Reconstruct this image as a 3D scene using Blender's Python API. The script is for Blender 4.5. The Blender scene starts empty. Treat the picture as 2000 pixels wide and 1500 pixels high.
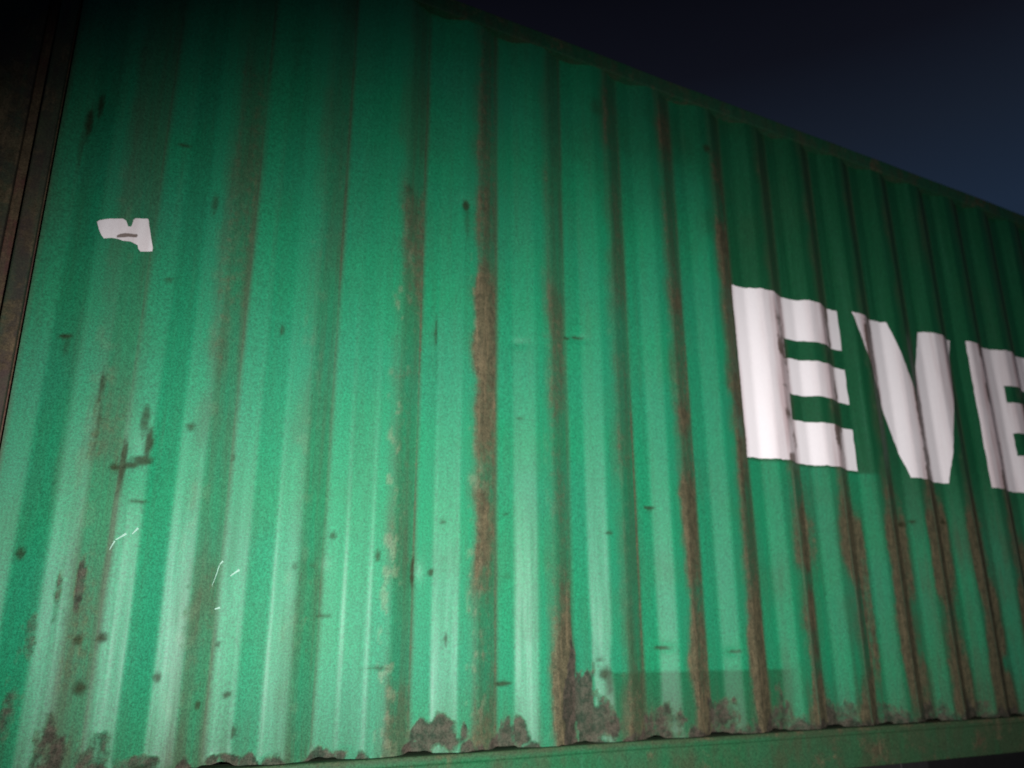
import bpy, math, random
import numpy as np
from mathutils import Matrix, Vector

S = bpy.context.scene
C = S.collection
rng = np.random.RandomState(7)
random.seed(7)

# --------------------------------------------------------------- frame of reference
# x runs along the container, y into it, z up. BASE = top of the container's bottom rail.
BASE = 1.337
PITCH = 0.278          # one corrugation
DEPTH = 0.032

# --------------------------------------------------------------- camera
cam_d = bpy.data.cameras.new('camera')
cam = bpy.data.objects.new('camera', cam_d)
C.objects.link(cam)
CAM = Vector((-0.11424, -2.37232, 0.27899 + BASE))
right = Vector((0.88172569, -0.47174157, -0.00443864))
down = Vector((0.13932942, 0.26938459, -0.95290044))
fwd = Vector((0.45071845, 0.83957837, 0.30325079))
cam.matrix_world = Matrix(((right.x, -down.x, -fwd.x, CAM.x),
                           (right.y, -down.y, -fwd.y, CAM.y),
                           (right.z, -down.z, -fwd.z, CAM.z),
                           (0, 0, 0, 1)))
cam_d.sensor_width = 36.0
cam_d.lens = 36.0 * 1634.6 / 2000.0
cam_d.clip_start = 0.05
cam_d.clip_end = 1000
cam_d.dof.use_dof = True               # the photo is slightly out of focus
cam_d.dof.focus_distance = 1.75
cam_d.dof.aperture_fstop = 2.8
S.camera = cam

# --------------------------------------------------------------- night sky
world = bpy.data.worlds.new('World')
S.world = world
world.use_nodes = True
wn = world.node_tree
wn.nodes.clear()
out = wn.nodes.new('ShaderNodeOutputWorld')
bg = wn.nodes.new('ShaderNodeBackground')
geo = wn.nodes.new('ShaderNodeTexCoord')
sep = wn.nodes.new('ShaderNodeSeparateXYZ')
ramp = wn.nodes.new('ShaderNodeValToRGB')
ramp.color_ramp.interpolation = 'LINEAR'
e = ramp.color_ramp.elements
e[0].position = 0.43; e[0].color = (0.0115, 0.0215, 0.0430, 1)
e[1].position = 0.71; e[1].color = (0.0017, 0.0017, 0.0034, 1)
for pos_, col_ in ((0.52, (0.0084, 0.0130, 0.0240, 1)), (0.60, (0.0046, 0.0054, 0.0100, 1))):
    m = e.new(pos_); m.color = col_
wn.links.new(geo.outputs['Generated'], sep.inputs[0])
wn.links.new(sep.outputs['Z'], ramp.inputs[0])
wn.links.new(ramp.outputs[0], bg.inputs['Color'])
bg.inputs['Strength'].default_value = 1.0
wn.links.new(bg.outputs[0], out.inputs[0])

# --------------------------------------------------------------- the hand torch that lights the wall, beside the camera
ld = bpy.data.lights.new('hand_torch', 'SPOT')
lamp = bpy.data.objects.new('hand_torch', ld)
C.objects.link(lamp)
lamp.location = (0.31, -2.36, 0.24 + BASE)      # held at arm's length, right of the lens
aim = Vector((1.565, 0.0, 0.677 + BASE))
lamp.rotation_euler = (aim - lamp.location).to_track_quat('-Z', 'Y').to_euler()
ld.energy = 545
lamp.scale = (1.0, 0.494, 1.0)         # the beam is wider than it is tall
ld.color = (1.0, 0.97, 0.97)
ld.spot_size = math.radians(120.8)
ld.spot_blend = 0.93
ld.shadow_soft_size = 0.012

S.view_settings.view_transform = 'Standard'
S.view_settings.look = 'None'
S.view_settings.gamma = 1
S.view_settings.use_curve_mapping = False
S.view_settings.exposure = 0.0

# --------------------------------------------------------------- numpy noise
class Noise2:
    def __init__(self, seed, n=256):
        self.t = np.random.RandomState(seed).rand(n, n); self.n = n
    def __call__(self, x, y):
        x = np.asarray(x, float); y = np.asarray(y, float)
        xi = np.floor(x).astype(int); yi = np.floor(y).astype(int)
        fx = x - xi; fy = y - yi
        fx = fx * fx * (3 - 2 * fx); fy = fy * fy * (3 - 2 * fy)
        n = self.n; t = self.t
        a = t[xi % n, yi % n]; b = t[(xi + 1) % n, yi % n]
        c = t[xi % n, (yi + 1) % n]; d = t[(xi + 1) % n, (yi + 1) % n]
        return (a * (1 - fx) + b * fx) * (1 - fy) + (c * (1 - fx) + d * fx) * fy
N1, N2, N3, N4 = (Noise2(k) for k in (11, 12, 13, 14))
def fbm(N, x, y, o=4):
    s = 0; a = .5; t = 0
    for k in range(o):
        s = s + a * N(x * 2 ** k + 17.3 * k, y * 2 ** k + 5.1 * k); t += a; a *= .5
    return s / t
def sst(a, b, v):
    t = np.clip((v - a) / (b - a), 0, 1); return t * t * (3 - 2 * t)

# --------------------------------------------------------------- the corrugated profile
PX = np.array([0, .2518, .4964, .7482, 1.0])
PY = np.array([DEPTH, DEPTH, 0, 0, DEPTH])
X_START = -0.276
X_END = 11.40
def prof(x):
    t = (x / PITCH) % 1.0
    return np.interp(t, PX, PY)
def prof_round(x, r=0.0058):
    s = 0
    for k in np.linspace(-1, 1, 9):
        s = s + prof(x + k * r)
    return s / 9
def gauss(x, z, x0, z0, sx, sz):
    return np.exp(-((x - x0) / sx) ** 2 - ((z - z0) / sz) ** 2)
def surf(x, z):
    """depth of the sheet at (x, z): profile, knocks and slow unevenness"""
    w = (0.030 * gauss(x, z, 1.44, .20, .06, .14) - 0.016 * gauss(x, z, 1.50, .24, .05, .07)
         + 0.006 * (fbm(N3, x * 2.1, z * 1.7, 2) - .5))
    y = prof_round(x - w)
    y = y + 0.005 * (fbm(N1, x * 2.5, z * 1.5, 2) - .5) + 0.0006 * (fbm(N2, x * 22, z * 5, 2) - .5)
    y = y + 0.006 * gauss(x, z, .03, .77, .09, .08) + 0.006 * gauss(x, z, .835, .50, .025, .035)
    y = y + 0.006 * gauss(x, z, .53, .51, .03, .02) + 0.007 * gauss(x, z, -.19, 1.78, .03, .07)
    y = y + 0.005 * gauss(x, z, .10, .33, .05, .25) - 0.004 * gauss(x, z, 1.75, .285, .05, .015)
    y = y + 0.006 * gauss(x, z, .985, 1.77, .03, .03) + 0.005 * gauss(x, z, 2.06, .27, .03, .015)
    y = y + 0.005 * gauss(x, z, 1.44, 1.36, .04, .012) + 0.004 * gauss(x, z, 1.2, 1.295, .03, .012)
    # buckled, flaking foot of the sheet
    foot = sst(.05, .0, z)
    y = y - foot * 0.010 * (fbm(N4, x * 28, z * 40, 3) - .35)
    return y

# --------------------------------------------------------------- wear and painted-in tones, as numbers per vertex
RUST = {0: [(0, .42), (.4, .36), (.80, .38), (.93, .36), (1.1, .16), (2.6, .14)],
        1: [(0, .28), (.6, .36), (1.3, .34), (2.6, .24)],
        2: [(0, .22), (1.2, .22), (2.6, .20)],
        3: [(0, .30), (.3, .40), (.6, .56), (1.75, .50), (1.85, .30), (2.6, .28)],
        4: [(0, .50), (.3, .58), (.5, .72), (1.45, .78), (1.75, .52), (2.6, .36)],
        5: [(0, 1.0), (.3, .88), (.45, .54), (1.2, .44), (2.6, .36)],
        6: [(0, .85), (.2, .56), (.8, .36), (2.6, .32)],
        7: [(0, .85), (.2, .66), (.5, .74), (.65, .92), (1.2, .86), (2.0, .62), (2.6, .42)],
        8: [(0, .92), (.5, .84), (1.4, .88), (2.33, .74), (2.38, .36), (2.6, .3)]}
DEFAULT = [(0, .70), (.5, .50), (.9, .44), (1.1, .32), (1.8, .30), (2.6, .26)]
FOOT = [  # rusted-through patches at the foot: x, z, radius x, radius z, strength
    (.93, .050, .085, .055, 1), (.86, .012, .07, .02, 1), (1.175, .04, .075, .055, 1),
    (1.43, .10, .075, .16, 1.2), (1.385, .09, .055, .14, 1.3), (1.39, .24, .018, .12, 1.0), (1.49, .045, .09, .06, .9), (1.72, .055, .09, .06, 1), (1.70, .01, .12, .03, 1),
    (2.00, .055, .09, .07, 1), (2.29, .08, .05, .11, 1), (2.27, .03, .1, .05, .9), (2.56, .04, .10, .07, .8),
    (.60, .008, .06, .022, 1), (.34, .006, .07, .022, 1), (.13, .02, .06, .028, .8), (.03, .03, .07, .09, .7),
    (-.07, .05, .05, .10, .9), (-.16, .18, .028, .14, .7), (-.14, .30, .016, .09, .6), (-.24, .1, .05, .12, .6),
    (-.10, .40, .012, .10, .9), (-.055, .42, .012, .12, .8), (2.84, .03, .1, .06, .8), (3.1, .03, .1, .06, .8),
    (3.36, .03, .1, .06, .8)]
SPOTS = [  # small knocks and scabs: x, z, rx, rz, strength
    (-.173, 1.077, .016, .008, 1), (-.170, 1.05, .007, .03, .5), (.06, 1.296, .014, .006, .9), (.385, 1.196, .007, .018, .7),
    (.159, .866, .012, .014, .8), (.285, .799, .005, .012, .8), (.014, .314, .013, .012, 1), (-.04, .308, .010, .012, .9),
    (-.022, .195, .014, .018, 1), (.148, .216, .010, .014, .8), (.293, .296, .007, .009, .6), (.328, .172, .014, .008, .8),
    (.255, .146, .008, .013, .9), (.585, .598, .012, .010, .7), (.893, .506, .010, .009, .9), (1.202, 1.026, .010, .006, .8),
    (.927, .662, .010, .007, .7), (.471, .505, .010, .007, .6), (1.728, .761, .022, .008, 1), (1.533, .66, .014, .007, .7),
    (3.085, .789, .028, .008, 1), (3.144, .803, .02, .008, .8), (3.364, .818, .022, .008, 1), (.054, 1.74, .020, .006, .8),
    (.156, 1.551, .010, .035, .6), (.983, 1.77, .013, .022, 1), (.985, 1.70, .010, .07, .4), (1.552, 2.363, .03, .04, .4),
    (2.122, 2.348, .02, .02, .8), (.769, 1.774, .014, .020, .5), (.89, 1.285, .005, .06, .8), (.895, 1.16, .004, .06, .4),
    (1.138, .183, .03, .007, .9), (.729, .233, .035, .006, .6), (1.747, .285, .035, .004, .9), (2.061, .272, .028, .004, .9),
    (.94, .309, .006, .02, .8), (.53, .515, .020, .005, 1), (.569, .371, .025, .004, .8), (1.196, 1.295, .028, .004, .9),
    (1.40, 1.352, .012, .004, .8), (1.444, 1.36, .030, .005, 1), (1.148, .699, .012, .006, .5), (-.206, 1.739, .009, .06, 1),
    (-.184, 1.80, .009, .04, .9), (-.215, 1.66, .007, .09, .5), (.712, .545, .008, .018, .8), (.835, .501, .007, .045, 1),
    (.352, .08, .006, .016, .8), (-.194, .512, .012, .015, .8), (1.155, .505, .02, .005, .6), (.13, .005, .02, .01, .6),
    (.006, .765, .008, .055, 1), (.006, .70, .006, .03, .7), (.022, .752, .026, .010, 1.1), (.052, .768, .026, .012, 1.1), (-.010, .742, .016, .010, 1),
    (.046, .875, .012, .045, .75), (.062, .815, .010, .045, 1), (.055, .659, .022, .006, .7), (-.072, .95, .006, .05, .8),
    (-.066, .86, .005, .09, .5), (1.505, .205, .016, .022, .9), (1.515, .17, .010, .03, .6), (1.49, .25, .014, .008, .5)]

def wear(x, z):
    f = (x / PITCH) % 1.0
    n = np.floor(x / PITCH).astype(int) + 1
    s = np.zeros_like(x)
    for k in np.unique(n):
        mk = n == k
        tab = RUST.get(int(k), DEFAULT)
        s[mk] = np.interp(z[mk], [a for a, b in tab], [b for a, b in tab])
    st = fbm(N1, x * 30, z * 2.2, 4)
    blotch = fbm(N2, x * 9, z * 5.5, 4)
    broken = fbm(N2, n * 5.3 + x * 3, z * 3.1, 4)
    s = s * np.where(n > 8, .55 + .9 * blotch, 1.0) * (.62 + .75 * sst(.35, .65, broken))
    edge = .60 + .16 * (fbm(N3, x * 4, z * 9, 3) - .5)
    shape = sst(-.03, .15, f - edge) * (1 - .12 * sst(.985, 1.0, f)) + .7 * sst(.045, .0, f)
    lip = .35 * sst(.04, .0, np.abs(f - .50)) * sst(.5, .65, blotch)
    rust = s * shape * (.72 + .7 * (st - .40)) + lip * .7 * s
    # one sharp orange bleed per heavy rib
    bleed = sst(.05, .0, np.abs(f - .715 - .03 * (fbm(N4, n * 7.1, z * 3, 2) - .5))) * sst(.5, .7, blotch)
    rust = rust + bleed * s * .40
    right_ = sst(2.25, 2.6, x) * sst(1.05, .75, z) + .5 * sst(1.5, 2.2, x) * sst(.5, .1, z)
    faces_ = (.95 * sst(.46, .62, f) + .85 * sst(.27, .12, f)) * sst(.25, .75, fbm(N2, n * 3.7, z * 4.5, 3)) * 1.5
    ridge_ = sst(.045, .0, np.abs(f - .752)) * sst(2.1, 2.5, x) * sst(1.05, .9, z)
    rust = rust * (1 - .8 * ridge_) + right_ * (1 - .9 * ridge_) * faces_ * (.30 + 1.1 * st) * (.55 + .8 * blotch)
    foot = np.zeros_like(x)
    for (a, b, ra, rb, w) in FOOT:
        q = ((x - a) / (ra * .85)) ** 2 + ((z - b) / (rb * .85)) ** 2
        foot = np.maximum(foot, (w if a < 1.6 else .8 * w) * sst(1.7, .1, q + 3.4 * (fbm(N4, x * 40, z * 17, 6) - .5)))
    line = .016 + .024 * sst(1.2, 2.6, x) + .016 * sst(.25, -.2, x)
    foot = np.maximum(foot, sst(line * 1.9, line * .0, z + .11 * (fbm(N3, x * 26, z * 9, 6) - .42)) * .95)
    rust = np.maximum(rust, foot)
    # dull grime, down the right-hand faces and along the foot
    grime = 1.0 * (.25 + s) * shape + .5 * sst(.075, .0, f) * sst(-.02, .0, f) + .35 * sst(.25, .0, z) + .38 * sst(.45, .8, blotch) * (.25 + .4 * sst(1.2, .2, z))
    grime = grime * (.55 + .9 * fbm(N4, x * 14, z * 3, 3))
    grime = grime + right_ * .7 * faces_ * (.4 + blotch)
    grime = grime + .45 * sst(1.6, 3.6, x) * (.5 + blotch) * sst(1.2, .7, z)
    grime = grime + .14 * sst(.12, -.05, x) * sst(.35, .7, fbm(N2, x * 20, z * 2, 3))
    spot = np.zeros_like(x)
    for (a, b, ra, rb, w) in SPOTS:
        near = (np.abs(x - a) < ra * 3) & (np.abs(z - b) < rb * 3)
        if near.any():
            xx = x[near]; zz = z[near]
            q = ((xx - a) / ra) ** 2 + ((zz - b) / rb) ** 2 + 1.5 * (fbm(N3, xx * 90, zz * 90, 3) - .5)
            spot[near] = np.maximum(spot[near], w * sst(2.1, -.3, q))
    # pale chips on the third and fourth rib
    chip = sst(.60, .72, fbm(N4, x * 42 + 9, z * 30, 3)) * sst(.57, .64, f) * sst(.90, .80, f)
    chip = chip * np.where((n == 3) | (n == 4), 1.0, .25) * sst(1.75, 1.5, z) * .9
    # worn bright ridge line on the ribs further along
    chip = np.maximum(chip, 1.3 * sst(.045, .0, np.abs(f - .752)) * sst(2.1, 2.5, x) * sst(1.05, .9, z) * (.4 + st))
    # deeper green behind the big letters, and painted dimness on the wall above them; a repainted foot lower down
    panel = sst(2.35, 1.74, z + .25 * (blotch - .5))
    left_edge = panel * sst(2.195, 2.222, x) + (1 - panel) * sst(.75, 2.6, x + .5 * (blotch - .5))  # higher up the green darkens gradually rightwards, standing in for light falling off
    deep = left_edge * (sst(.985, .998, z) * sst(2.98, 2.85, x) + sst(.55, 1.15, z) * sst(2.85, 2.98, x))
    deep = np.maximum(deep, .72 * sst(1.49, 1.515, x) * sst(2.36, 2.30, x) * sst(.212, .205, z - .0 * x))
    return dict(foot=foot, rust=rust, grime=grime, spot=spot, chip=chip, deep=deep)

# --------------------------------------------------------------- node helpers
def mat(name):
    mt = bpy.data.materials.new(name); mt.use_nodes = True
    nt = mt.node_tree; nt.nodes.clear()
    o = nt.nodes.new('ShaderNodeOutputMaterial'); b = nt.nodes.new('ShaderNodeBsdfPrincipled')
    nt.links.new(b.outputs[0], o.inputs[0])
    return mt, nt, b
def lk(nt, a, b): nt.links.new(a, b)
def node(nt, kind, **kw):
    n = nt.nodes.new(kind)
    for k, v in kw.items(): setattr(n, k, v)
    return n
def noise(nt, vec, scale, detail=3, rough=.55):
    n = node(nt, 'ShaderNodeTexNoise'); n.inputs['Scale'].default_value = scale
    n.inputs['Detail'].default_value = detail; n.inputs['Roughness'].default_value = rough
    lk(nt, vec, n.inputs['Vector']); return n.outputs['Fac']
def scaled(nt, vec, s):
    n = node(nt, 'ShaderNodeMapping'); n.inputs['Scale'].default_value = s
    lk(nt, vec, n.inputs['Vector']); return n.outputs[0]
def mth(nt, op, a, b=None, clamp=False):
    n = node(nt, 'ShaderNodeMath', operation=op); n.use_clamp = clamp
    for i, v in enumerate((a, b)):
        if v is None: continue
        if isinstance(v, (int, float)): n.inputs[i].default_value = v
        else: lk(nt, v, n.inputs[i])
    return n.outputs[0]
def mr(nt, v, a, b, c=0., d=1.):
    n = node(nt, 'ShaderNodeMapRange'); n.interpolation_type = 'SMOOTHSTEP'
    for k, x in zip(('From Min', 'From Max', 'To Min', 'To Max'), (a, b, c, d)): n.inputs[k].default_value = x
    lk(nt, v, n.inputs['Value']); return n.outputs[0]
def mix(nt, f, a, b, blend='MIX'):
    n = node(nt, 'ShaderNodeMix', data_type='RGBA', blend_type=blend)
    if isinstance(f, (int, float)): n.inputs[0].default_value = f
    else: lk(nt, f, n.inputs[0])
    for i, v in ((6, a), (7, b)):
        if isinstance(v, tuple): n.inputs[i].default_value = (*v, 1)
        else: lk(nt, v, n.inputs[i])
    return n.outputs[2]
def attr(nt, name):
    n = node(nt, 'ShaderNodeAttribute'); n.attribute_name = name; return n.outputs['Fac']
def grey(nt, v):
    n = node(nt, 'ShaderNodeCombineColor')
    for i in range(3): lk(nt, v, n.inputs[i])
    return n.outputs[0]

PAINT = (0.007, 0.220, 0.095)
DEEP = (0.0052, 0.082, 0.030)
def rust_colour(nt, vec, foot=None):
    a = noise(nt, vec, 34, 5, .65)
    b = noise(nt, scaled(nt, vec, (60, 60, 7)), 1, 4, .6)
    c = mix(nt, mr(nt, a, .35, .65), (0.068, 0.055, 0.034), (0.122, 0.096, 0.056))
    c = mix(nt, mr(nt, b, .48, .72, 0, .65), c, (0.205, 0.148, 0.086))
    if foot is None: return c
    d = mix(nt, mr(nt, a, .35, .65), (0.030, 0.022, 0.020), (0.082, 0.056, 0.048))
    return mix(nt, mr(nt, foot, .2, .7), c, d)

def steel_paint(name, use_attr=True, paint=PAINT, rust_amt=.5, rough=.51, grime_amt=.35, dirty_right=False, spec=.44):
    mt, nt, b = mat(name)
    tc = node(nt, 'ShaderNodeTexCoord').outputs['Object']
    big = noise(nt, tc, 2.3, 4)
    streak = noise(nt, scaled(nt, tc, (38, 38, 1.6)), 1, 4, .6)
    grain = noise(nt, tc, 210, 2, .8)
    grain2 = noise(nt, tc, 120, 2, .7)
    col = mix(nt, mr(nt, big, .3, .7), paint, tuple(v * k for v, k in zip(paint, (1.7, .93, 1.08))))
    if use_attr:
        col = mix(nt, attr(nt, 'deep'), col, DEEP)
    col = mix(nt, mr(nt, streak, .42, .75, 0, .30), col, (0.010, 0.130, 0.055))
    col = mix(nt, mr(nt, streak, .62, .75, 0, .10), col, (0.08, 0.26, 0.16))
    if use_attr:
        g = mth(nt, 'MULTIPLY', attr(nt, 'grime'), mr(nt, streak, .2, .8, .55, 1.25), True)
        r = attr(nt, 'rust')
    else:
        g = mr(nt, noise(nt, scaled(nt, tc, (9, 9, 5)), 1, 5, .65), .40, .75, 0, grime_amt * 2)
        r = mth(nt, 'ADD', mr(nt, noise(nt, scaled(nt, tc, (6, 6, 6)), 1, 6, .7), .35, .75, 0, 1), rust_amt - .5)
        if dirty_right:      # the far stretch of the rail is dirtier
            sx = node(nt, 'ShaderNodeSeparateXYZ'); lk(nt, tc, sx.inputs[0])
            far_ = mr(nt, sx.outputs[0], 1.3, 3.4)
            g = mth(nt, 'ADD', g, mth(nt, 'MULTIPLY', far_, .75), True)
            r = mth(nt, 'ADD', r, mth(nt, 'MULTIPLY', far_, .36))
            ledge = mr(nt, sx.outputs[2], -.020, -.004)     # dirt lying along the ledge
            g = mth(nt, 'ADD', g, mth(nt, 'MULTIPLY', ledge, .7), True)
            r = mth(nt, 'ADD', r, mth(nt, 'MULTIPLY', ledge, .30))
    col = mix(nt, mth(nt, 'MULTIPLY', g, .78, True), col, (0.046, 0.062, 0.030))
    if use_attr:
        col = mix(nt, mth(nt, 'MULTIPLY', attr(nt, 'chip'), .34), col, (0.22, 0.22, 0.14))
    fine = noise(nt, tc, 42, 5, .62)
    rv = mth(nt, 'ADD', r, mth(nt, 'MULTIPLY', mth(nt, 'SUBTRACT', fine, .5), 1.0))
    rm = mr(nt, rv, .25, .90)
    col = mix(nt, mth(nt, 'MULTIPLY', rm, .84), col, rust_colour(nt, tc, attr(nt, 'foot') if use_attr else None))
    if use_attr:
        sp = mth(nt, 'MULTIPLY', mr(nt, attr(nt, 'spot'), -.1, .95), .86)
        col = mix(nt, sp, col, (0.026, 0.028, 0.014))
    gm = mth(nt, 'ADD', mr(nt, grain, .28, .72, -.30, .30), mr(nt, grain2, .28, .72, .88, 1.12))
    col = mix(nt, 1.0, col, grey(nt, gm), 'MULTIPLY')
    lk(nt, col, b.inputs['Base Color'])
    ro = mth(nt, 'ADD', mth(nt, 'MULTIPLY', rm, .34), mr(nt, streak, .3, .7, rough - .03, rough + .07))
    ro = mth(nt, 'ADD', ro, mth(nt, 'MULTIPLY', g, .08), True)
    lk(nt, ro, b.inputs['Roughness'])
    sp_ = mth(nt, 'SUBTRACT', spec, mth(nt, 'MULTIPLY', rm, spec * .8))
    if use_attr: sp_ = mth(nt, 'SUBTRACT', sp_, mth(nt, 'MULTIPLY', sp, spec * .9), True)
    lk(nt, sp_, b.inputs['Specular IOR Level'])
    bp = node(nt, 'ShaderNodeBump'); bp.inputs['Strength'].default_value = .35; bp.inputs['Distance'].default_value = .0012
    h = mth(nt, 'ADD', mth(nt, 'MULTIPLY', grain2, .35), mth(nt, 'MULTIPLY', mth(nt, 'MULTIPLY', rm, fine), 2.0))
    lk(nt, h, bp.inputs['Height']); lk(nt, bp.outputs[0], b.inputs['Normal'])
    return mt

M_wall = steel_paint('worn green corrugated paint')
M_rail = steel_paint('green rail paint', False, (0.012, 0.118, 0.043), .02, .60, .50, True, .25)
M_top = steel_paint('weathered top rail paint', False, (0.009, 0.085, 0.034), .28, .65, .6)
M_post = steel_paint('grimy corner post paint', False, (0.028, 0.028, 0.019), .58, .7, .7)
M_rusty = steel_paint('rusted steel', False, (0.07, 0.035, 0.026), .85, .7, .4)

def letter_mat():
    mt, nt, b = mat('white lettering film')
    tc = node(nt, 'ShaderNodeTexCoord').outputs['Object']
    st = noise(nt, scaled(nt, tc, (50, 50, 2.5)), 1, 4, .6)
    gr = noise(nt, tc, 300, 2, .8)
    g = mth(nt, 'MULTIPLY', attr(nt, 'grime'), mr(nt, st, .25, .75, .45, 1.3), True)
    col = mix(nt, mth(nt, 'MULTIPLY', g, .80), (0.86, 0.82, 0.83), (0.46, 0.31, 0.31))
    rv = mth(nt, 'ADD', attr(nt, 'rust'), mth(nt, 'MULTIPLY', mth(nt, 'SUBTRACT', noise(nt, tc, 48, 5, .7), .5), 1.3))
    col = mix(nt, mr(nt, rv, .52, .88, 0, .85), col, (0.10, 0.06, 0.04))
    col = mix(nt, 1.0, col, grey(nt, mr(nt, gr, .25, .75, .93, 1.05)), 'MULTIPLY')
    lk(nt, col, b.inputs['Base Color']); b.inputs['Roughness'].default_value = .5
    return mt
M_letter = letter_mat()
def plain(name, colr, rough=.8, n=20, var=.4):
    mt, nt, b = mat(name)
    tc = node(nt, 'ShaderNodeTexCoord').outputs['Object']
    f = noise(nt, tc, n, 5, .65)
    lk(nt, mix(nt, f, tuple(c * (1 - var) for c in colr), tuple(c * (1 + var) for c in colr)), b.inputs['Base Color'])
    b.inputs['Roughness'].default_value = rough
    bp = node(nt, 'ShaderNodeBump'); bp.inputs['Strength'].default_value = .4; bp.inputs['Distance'].default_value = .004
    lk(nt, f, bp.inputs['Height']); lk(nt, bp.outputs[0], b.inputs['Normal'])
    return mt
M_scrape = plain('pale scraped paint', (0.26, 0.44, 0.35), .7, 200, .4)
M_black = plain('black chassis paint', (0.018, 0.018, 0.018), .6, 30)
M_rubber = plain('tyre rubber', (0.02, 0.02, 0.02), .85, 60)
M_rim = plain('dull rim steel', (0.22, 0.22, 0.22), .5, 30)
M_asphalt = plain('asphalt', (0.05, 0.05, 0.05), .9, 160, .5)
M_floor = plain('underfloor steel', (0.025, 0.024, 0.02), .85, 25)

# --------------------------------------------------------------- mesh helpers
def link(name, me, m=None, parent=None):
    o = bpy.data.objects.new(name, me); C.objects.link(o)
    if m is not None: me.materials.append(m)
    if parent is not None: o.parent = parent
    return o
def box_mesh(bm_list):
    v = []; f = []
    for (x0, y0, z0, x1, y1, z1) in bm_list:
        b = len(v)
        v += [(x0, y0, z0), (x1, y0, z0), (x1, y1, z0), (x0, y1, z0), (x0, y0, z1), (x1, y0, z1), (x1, y1, z1), (x0, y1, z1)]
        f += [tuple(b + i for i in q) for q in ((0, 3, 2, 1), (4, 5, 6, 7), (0, 1, 5, 4), (1, 2, 6, 5), (2, 3, 7, 6), (3, 0, 4, 7))]
    return v, f
def boxes(name, lst, m, parent, bevel=.004):
    v, f = box_mesh(lst)
    me = bpy.data.meshes.new(name); me.from_pydata(v, [], f); me.update()
    o = link(name, me, m, parent)
    if bevel:
        md = o.modifiers.new('bevel', 'BEVEL'); md.width = bevel; md.segments = 2; md.limit_method = 'ANGLE'
    return o
def extrude_x(name, pts, x0, x1, m, parent, n=1, wob=0.0):
    """closed (y, z) outline swept along x"""
    xs = np.linspace(x0, x1, n + 1); v = []; f = []; k = len(pts)
    for x in xs:
        dy = wob * (float(fbm(N1, np.array(x * 3.), np.array(4.), 3)) - .5)
        dz = wob * (float(fbm(N2, np.array(x * 2.), np.array(9.), 3)) - .5)
        v += [(x, y + dy, z + dz) for y, z in pts]
    for i in range(n):
        for j in range(k):
            a = i * k + j; b = i * k + (j + 1) % k
            f.append((a, a + k, b + k, b))
    f.append(tuple(range(k))); f.append(tuple(range(n * k + k - 1, n * k - 1, -1)))
    me = bpy.data.meshes.new(name); me.from_pydata(v, [], f); me.update()
    import bmesh
    bm = bmesh.new(); bm.from_mesh(me); bmesh.ops.recalc_face_normals(bm, faces=bm.faces); bm.to_mesh(me); bm.free()
    o = link(name, me, m, parent)
    md = o.modifiers.new('bevel', 'BEVEL'); md.width = .003; md.segments = 2; md.limit_method = 'ANGLE'
    return o

# --------------------------------------------------------------- the ground
me = bpy.data.meshes.new('ground')
me.from_pydata([(-300, -300, 0), (300, -300, 0), (300, 300, 0), (-300, 300, 0)], [], [(0, 1, 2, 3)])
ground = link('ground', me, M_asphalt); ground['kind'] = 'structure'
ground['label'] = 'dark asphalt yard'

# --------------------------------------------------------------- the container
root = bpy.data.objects.new('shipping_container', None); C.objects.link(root)
root.location = (0, 0, BASE)
root['label'] = 'green corrugated steel shipping container with rust streaks and big white letters'
root['category'] = 'container'

Z_TOP = 2.563
LEN0, LEN1, WID, RAIL, TOP = -.50, 11.68, 2.426, -.137, 2.627
xs = np.concatenate([np.arange(X_START, 4.72, PITCH / 40), np.arange(4.72, X_END + .01, PITCH / 14)])
zs = np.concatenate([np.linspace(0, .30, 50), np.linspace(.30, Z_TOP, 216)[1:]])
XX, ZZ = np.meshgrid(xs, zs, indexing='ij')
YY = surf(XX, ZZ)
f_ = (XX / PITCH) % 1.0
ZR = ZZ.copy()     # ragged lower edge standing a little off the rail in the recesses
low = ZZ < .05
gap = (.007 * sst(.34, .22, np.abs(((f_ - .13 + .5) % 1.0) - .5) * 2) + .001)
ragged = np.clip(gap + .012 * (fbm(N4, XX * 24, 0 * XX + 3, 3) - .58), .0006, .02)
ZR = np.where(low, ZZ + ragged * (1 - ZZ / .05), ZZ)
co = np.stack([XX, YY, ZR], -1).reshape(-1, 3)
nx, nz = XX.shape
idx = np.arange(nx * nz).reshape(nx, nz)
q = np.stack([idx[:-1, :-1], idx[1:, :-1], idx[1:, 1:], idx[:-1, 1:]], -1).reshape(-1, 4)
me = bpy.data.meshes.new('side_wall')
me.vertices.add(len(co)); me.vertices.foreach_set('co', co.ravel())
me.loops.add(q.size); me.loops.foreach_set('vertex_index', q.ravel())
me.polygons.add(len(q)); me.polygons.foreach_set('loop_start', np.arange(len(q)) * 4)
me.polygons.foreach_set('use_smooth', np.ones(len(q), bool))
me.update(calc_edges=True); me.validate()
for k, v in wear(XX.ravel(), ZZ.ravel()).items():
    a = me.attributes.new(k, 'FLOAT', 'POINT'); a.data.foreach_set('value', np.asarray(v, np.float32))
wall = link('side_wall', me, M_wall, root)

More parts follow.
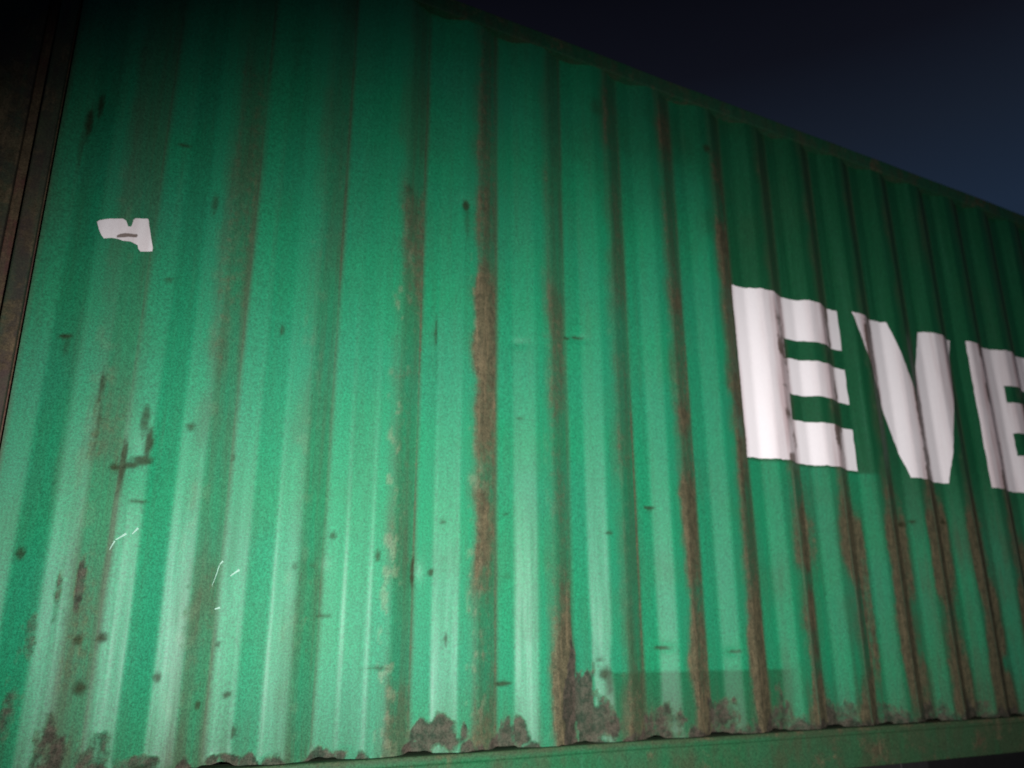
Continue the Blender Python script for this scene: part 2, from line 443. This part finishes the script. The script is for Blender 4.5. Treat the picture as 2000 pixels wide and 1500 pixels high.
# bottom rail: a channel with a sloping ledge; top rail: a box with a drip lip
extrude_x('bottom_rail', [(-.013, RAIL), (-.013, -.026), (-.018, -.022), (-.018, -.004), (-.014, .0), (.085, .0), (.085, -.01), (-.004, -.012), (-.004, RAIL + .012), (.05, RAIL + .012), (.05, RAIL)],
          -.335, 11.5, M_rail, root, 160, .004)
extrude_x('top_rail', [(-.005, Z_TOP - .006), (-.006, Z_TOP + .004), (-.006, TOP - .004), (-.003, TOP), (.06, TOP), (.06, Z_TOP), (.045, Z_TOP), (.045, Z_TOP - .006)],
          -.345, 11.5, M_top, root, 160, .006)

# corner posts with a groove, corner castings
def corner_post(xa, sgn, y0, y1):
    X = lambda u: xa + sgn * u      # u = 0 at the wall, growing outwards
    def b(u0, ya, u1, yb): 
        a, c = sorted((X(u0), X(u1))); return (a, min(ya, yb), RAIL + .118, c, max(ya, yb), TOP - .118)
    sy = 1 if y1 > y0 else -1
    p = boxes('corner_post', [b(.008, y0, .052, y0 + sy * .05), b(.081, y0 - sy * .004, .222, y0 + sy * .06)], M_post, root, .005)
    g = boxes('groove_plate', [b(.0, y0 + sy * .055, .20, y0 + sy * .065), b(.0525, y0 + sy * .028, .0805, y0 + sy * .05)], M_rusty, p, .002)
    return p
for xa, sgn in ((X_START, -1), (11.46, 1)):
    corner_post(xa, sgn, 0.0, 1); corner_post(xa, sgn, WID, -1)
def casting(x0, y0, z0, sy):
    import bmesh
    # block with an oblong opening in its outer face
    L, H, D = .178, .118, .162
    pts_o = [(0, 0), (L, 0), (L, H), (0, H)]
    v = []; f = []
    n = 16; inner = []
    for k in range(n):
        t = 2 * math.pi * (k + .5) / n
        cx = .022 * (1 if math.cos(t) > 0 else -1)
        inner.append((L / 2 + cx + .030 * math.cos(t), H / 2 + .030 * math.sin(t)))
    outer = []
    for k in range(n):
        t = 2 * math.pi * (k + .5) / n
        c, s = math.cos(t), math.sin(t); r = min(L / 2 / max(abs(c), 1e-6), H / 2 / max(abs(s), 1e-6))
        outer.append((L / 2 + c * r, H / 2 + s * r))
    for d, ring in ((0, outer), (0, inner), (.012, inner), (D, outer)):
        v += [(x0 + a, y0 + sy * d, z0 + b) for a, b in ring]
    for k in range(n):
        j = (k + 1) % n
        f += [(k, j, n + j, n + k), (n + k, n + j, 2 * n + j, 2 * n + k), (k, 3 * n + k, 3 * n + j, j)]
    f.append(tuple(range(2 * n, 3 * n))); f.append(tuple(range(3 * n, 4 * n)))
    me = bpy.data.meshes.new('corner_casting'); me.from_pydata(v, [], f); me.update()
    bm = bmesh.new(); bm.from_mesh(me); bmesh.ops.recalc_face_normals(bm, faces=bm.faces); bm.to_mesh(me); bm.free()
    return link('corner_casting', me, M_rusty, root)
for x0 in (LEN0, LEN1 + .002 - .178):
    for z0 in (RAIL - .002, TOP - .116):
        casting(x0, -.017, z0, 1); casting(x0, WID + .017, z0, -1)

# far side, roof, ends and underside (close the box)
fx = np.arange(X_START, X_END, PITCH / 8)
v = []; f = []
for k, x in enumerate(fx):
    y = WID - float(prof(np.array(x)))
    v += [(x, y, 0), (x, y, Z_TOP)]
    if k: f.append((2 * k - 2, 2 * k - 1, 2 * k + 1, 2 * k))
me = bpy.data.meshes.new('back_wall'); me.from_pydata(v, [], f); me.update(); link('back_wall', me, M_rail, root)
boxes('back_rail', [(-.33, WID - .07, RAIL, 11.5, WID + .014, 0), (-.33, WID - .07, Z_TOP, 11.5, WID + .014, TOP)], M_rail, root)
boxes('roof', [(-.36, .0605, TOP - .03, 11.5, WID - .0705, TOP - .012)], M_top, root)
boxes('end_wall', [(-.40, .066, 0, -.37, WID - .066, Z_TOP)], M_rail, root)
boxes('end_wall', [(11.50, .066, 0, 11.53, WID - .066, Z_TOP)], M_rail, root)
boxes('floor', [(-.3, .09, -.030, 11.45, WID - .09, -.012)], M_floor, root, 0)
cm = None
for k in range(26):
    x = -.05 + k * .45
    o = boxes('cross_member', [(0, .09, RAIL + .01, .045, WID - .09, -.031)], M_floor, root, 0) if cm is None else cm.copy()
    if cm is None: cm = o
    else:
        C.objects.link(o); o.parent = root
    o.location = (x, 0, 0)

# --------------------------------------------------------------- flat lettering laid over the corrugations
def clip(poly, axis, lo, hi):
    for side, val in ((1, lo), (-1, hi)):
        outp = []
        for i in range(len(poly)):
            a, b = poly[i - 1], poly[i]
            da, db = side * (a[axis] - val), side * (b[axis] - val)
            if (da >= 0) != (db >= 0):
                t = da / (da - db); outp.append((a[0] + t * (b[0] - a[0]), a[1] + t * (b[1] - a[1])))
            if db >= 0: outp.append(b)
        poly = outp
        if len(poly) < 3: return []
    return poly
def decal(name, polys, m, parent, lift=.0022, dx=PITCH / 32, dz=.03, ragged=0.0):
    v = []; f = []; key = {}
    def vid(p):
        k = (round(p[0], 5), round(p[1], 5))
        if k not in key: key[k] = len(v); v.append(k)
        return key[k]
    for poly in polys:
        x0 = min(p[0] for p in poly); x1 = max(p[0] for p in poly)
        for i in range(int(math.floor(x0 / dx)), int(math.ceil(x1 / dx))):
            st = clip(poly, 0, i * dx, (i + 1) * dx)
            if not st: continue
            z0 = min(p[1] for p in st); z1 = max(p[1] for p in st)
            for j in range(int(math.floor(z0 / dz)), int(math.ceil(z1 / dz))):
                c = clip(st, 1, j * dz, (j + 1) * dz)
                if len(c) >= 3:
                    ids = []
                    for p in c:
                        q = vid(p)
                        if not ids or (q != ids[-1] and q not in ids): ids.append(q)
                    if len(ids) >= 3: f.append(tuple(ids))
    a = np.array(v)
    x, z = a[:, 0].copy(), a[:, 1].copy()
    if ragged:
        x = x + ragged * (fbm(N1, a[:, 0] * 60, a[:, 1] * 60, 3) - .5); z = z + ragged * (fbm(N2, a[:, 0] * 60, a[:, 1] * 60, 3) - .5)
    y = surf(x, z) - lift
    me = bpy.data.meshes.new(name); me.from_pydata(np.stack([x, y, z], -1).tolist(), [], f); me.update()
    me.polygons.foreach_set('use_smooth', np.ones(len(me.polygons), bool))
    fr = (x / PITCH) % 1.0
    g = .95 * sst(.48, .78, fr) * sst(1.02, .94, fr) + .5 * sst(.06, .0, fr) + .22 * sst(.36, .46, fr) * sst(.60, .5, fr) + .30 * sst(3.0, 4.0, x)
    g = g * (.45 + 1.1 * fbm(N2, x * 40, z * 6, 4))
    r = 1.05 * sst(.66, .74, fr) * sst(.92, .84, fr) * sst(.46, .62, fbm(N4, np.floor(x / PITCH) * 8.3 + 3, z * 7, 3)) + 1.0 * sst(.80, .93, fr) * fbm(N3, x * 5, z * 9, 4) * 1.3 + .42 * sst(.05, 0, fr) + .7 * gauss(x, z, 3.285, 1.24, .012, .12) + .5 * gauss(x, z, 2.95, 1.62, .03, .06)
    if name == 'white_marking':      # a thin dirty crack runs through it
        t = np.clip((x + .0915) / .0525, 0, 1)
        r = 1.3 * np.exp(-((z - 1.386 - .019 * t) / .0070) ** 2) * sst(-.10, -.085, x) * sst(-.034, -.042, x); g = g * .35
    for k, w in (('grime', g), ('rust', r)):
        at = me.attributes.new(k, 'FLOAT', 'POINT'); at.data.foreach_set('value', w.astype(np.float32))
    return link(name, me, m, parent)
def rect(x0, z0, x1, z1): return [(x0, z0), (x1, z0), (x1, z1), (x0, z1)]
def E_shape(o): return [rect(2.222 + o, 1.0, 2.485 + o, 1.737), rect(2.485 + o, 1.545, 2.846 + o, 1.737),
                        rect(2.485 + o, 1.297, 2.848 + o, 1.456), rect(2.485 + o, 1.0, 2.847 + o, 1.183)]
a_ = decal('letter', E_shape(0), M_letter, root, ragged=.007); a_['label'] = 'white letter E, first of the word'
b_ = decal('letter', [[(2.91, 1.735), (3.165, .998), (3.295, .998), (3.285, 1.36), (3.158, 1.735)],
                 [(3.295, .998), (3.43, .998), (3.639, 1.733), (3.40, 1.735), (3.285, 1.36)]], M_letter, root, ragged=.007); b_['label'] = 'white letter V between the two letters E'
c_ = decal('letter', E_shape(1.508), M_letter, root, ragged=.007); c_['label'] = 'white letter E right of the V, cut off by the picture edge'
MARK = [(-0.1454, 1.4177), (-0.1405, 1.4232), (-0.1159, 1.4334),
        (-0.0829, 1.4426),
        (-0.0745, 1.4391),
        (-0.0669, 1.4225), (-0.059, 1.4255), (-0.0552, 1.4493), (-0.0504, 1.4558), (-0.0192, 1.4691), (-0.0157, 1.4642), (-0.0072, 1.4305), (0.0053, 1.386), (0.0051, 1.3754), (-0.0068, 1.3694), (-0.0257, 1.3616), (-0.032, 1.3667), (-0.0362, 1.3776), (-0.0547, 1.3801), (-0.0745, 1.375), (-0.0866, 1.3776), (-0.1035, 1.3775), (-0.122, 1.3706), (-0.1296, 1.3791), (-0.1382, 1.3959)]
from mathutils.geometry import tessellate_polygon
tri = tessellate_polygon([[Vector((a, b, 0)) for a, b in MARK]])
decal('white_marking', [[MARK[i] for i in t] for t in tri], M_letter, root, ragged=.0015, dz=.004, dx=PITCH / 60)
def stroke(a, b, w):
    a = np.array(a); b = np.array(b); d = (b - a) / np.linalg.norm(b - a); n = np.array([-d[1], d[0]]) * w / 2
    return [tuple(a - n * .4), tuple(b - n), tuple(b + n), tuple(a + n * .4)]
for a, b, w in (((.002, .530), (.012, .553), .0045), ((.014, .556), (.036, .573), .006), ((.050, .572), (.062, .588), .0045),
                ((.262, .445), (.276, .50), .003), ((.277, .502), (.284, .512), .0055), ((.308, .474), (.330, .492), .0055),
                ((.274, .386), (.288, .391), .006)):
    decal('paint_scrape', [stroke(a, b, w)], M_scrape, root, .0012, ragged=.005)

# --------------------------------------------------------------- the trailer that carries it (in the dark underneath)
tr = bpy.data.objects.new('trailer_chassis', None); C.objects.link(tr); tr.location = (0, 0, 0)
tr['label'] = 'black skeletal trailer chassis in the dark under the green container'
tr['category'] = 'trailer'
zt = BASE + RAIL - .004
for y in (.72, 1.66):
    boxes('main_beam', [(-.3, y, zt - .36, 11.5, y + .13, zt - .34), (-.3, y + .055, zt - .34, 11.5, y + .07, zt - .14), (-.3, y, zt - .14, 11.5, y + .13, zt - .12)], M_black, tr, 0)
for x in (-.45, 2.9, 8.2, 11.45):
    boxes('bolster', [(x, .05, zt - .118, x + .16, WID - .05, zt)], M_black, tr)
for x in (8.4, 9.7, 11.0):
    boxes('axle', [(x - .06, .25, .44, x + .06, WID - .25, .56)], M_black, tr)
    for y in (.12, WID - .42):
        v = []; f = []
        prof_t = [(.30, .02), (.46, .0), (.50, .03), (.50, .27), (.46, .30), (.30, .28)]
        n = 36
        for k in range(n):
            t = 2 * math.pi * k / n
            v += [(x + r * math.cos(t), y + w, .505 + r * math.sin(t)) for r, w in prof_t]
        for k in range(n):
            for j in range(6):
                f.append((k * 6 + j, k * 6 + (j + 1) % 6, ((k + 1) % n) * 6 + (j + 1) % 6, ((k + 1) % n) * 6 + j))
        me = bpy.data.meshes.new('tyre'); me.from_pydata(v, [], f); me.update(); link('tyre', me, M_rubber, tr)
        v = [(x, y + .10, .505)]; f = []
        for k in range(n):
            t = 2 * math.pi * k / n
            v += [(x + .16 * math.cos(t), y + .07, .505 + .16 * math.sin(t)), (x + .30 * math.cos(t), y + .03, .505 + .30 * math.sin(t)), (x + .30 * math.cos(t), y + .27, .505 + .30 * math.sin(t))]
        for k in range(n):
            a = 1 + 3 * k; b = 1 + 3 * ((k + 1) % n)
            f += [(0, a, b), (a, a + 1, b + 1, b), (a + 1, a + 2, b + 2, b + 1)]
        me = bpy.data.meshes.new('rim'); me.from_pydata(v, [], f); me.update(); link('rim', me, M_rim, tr)
for y in (.68, 1.70):
    boxes('landing_leg', [(5.6, y, .05, 5.72, y + .12, zt - .361), (5.53, y - .06, .002, 5.79, y + .18, .05)], M_black, tr)
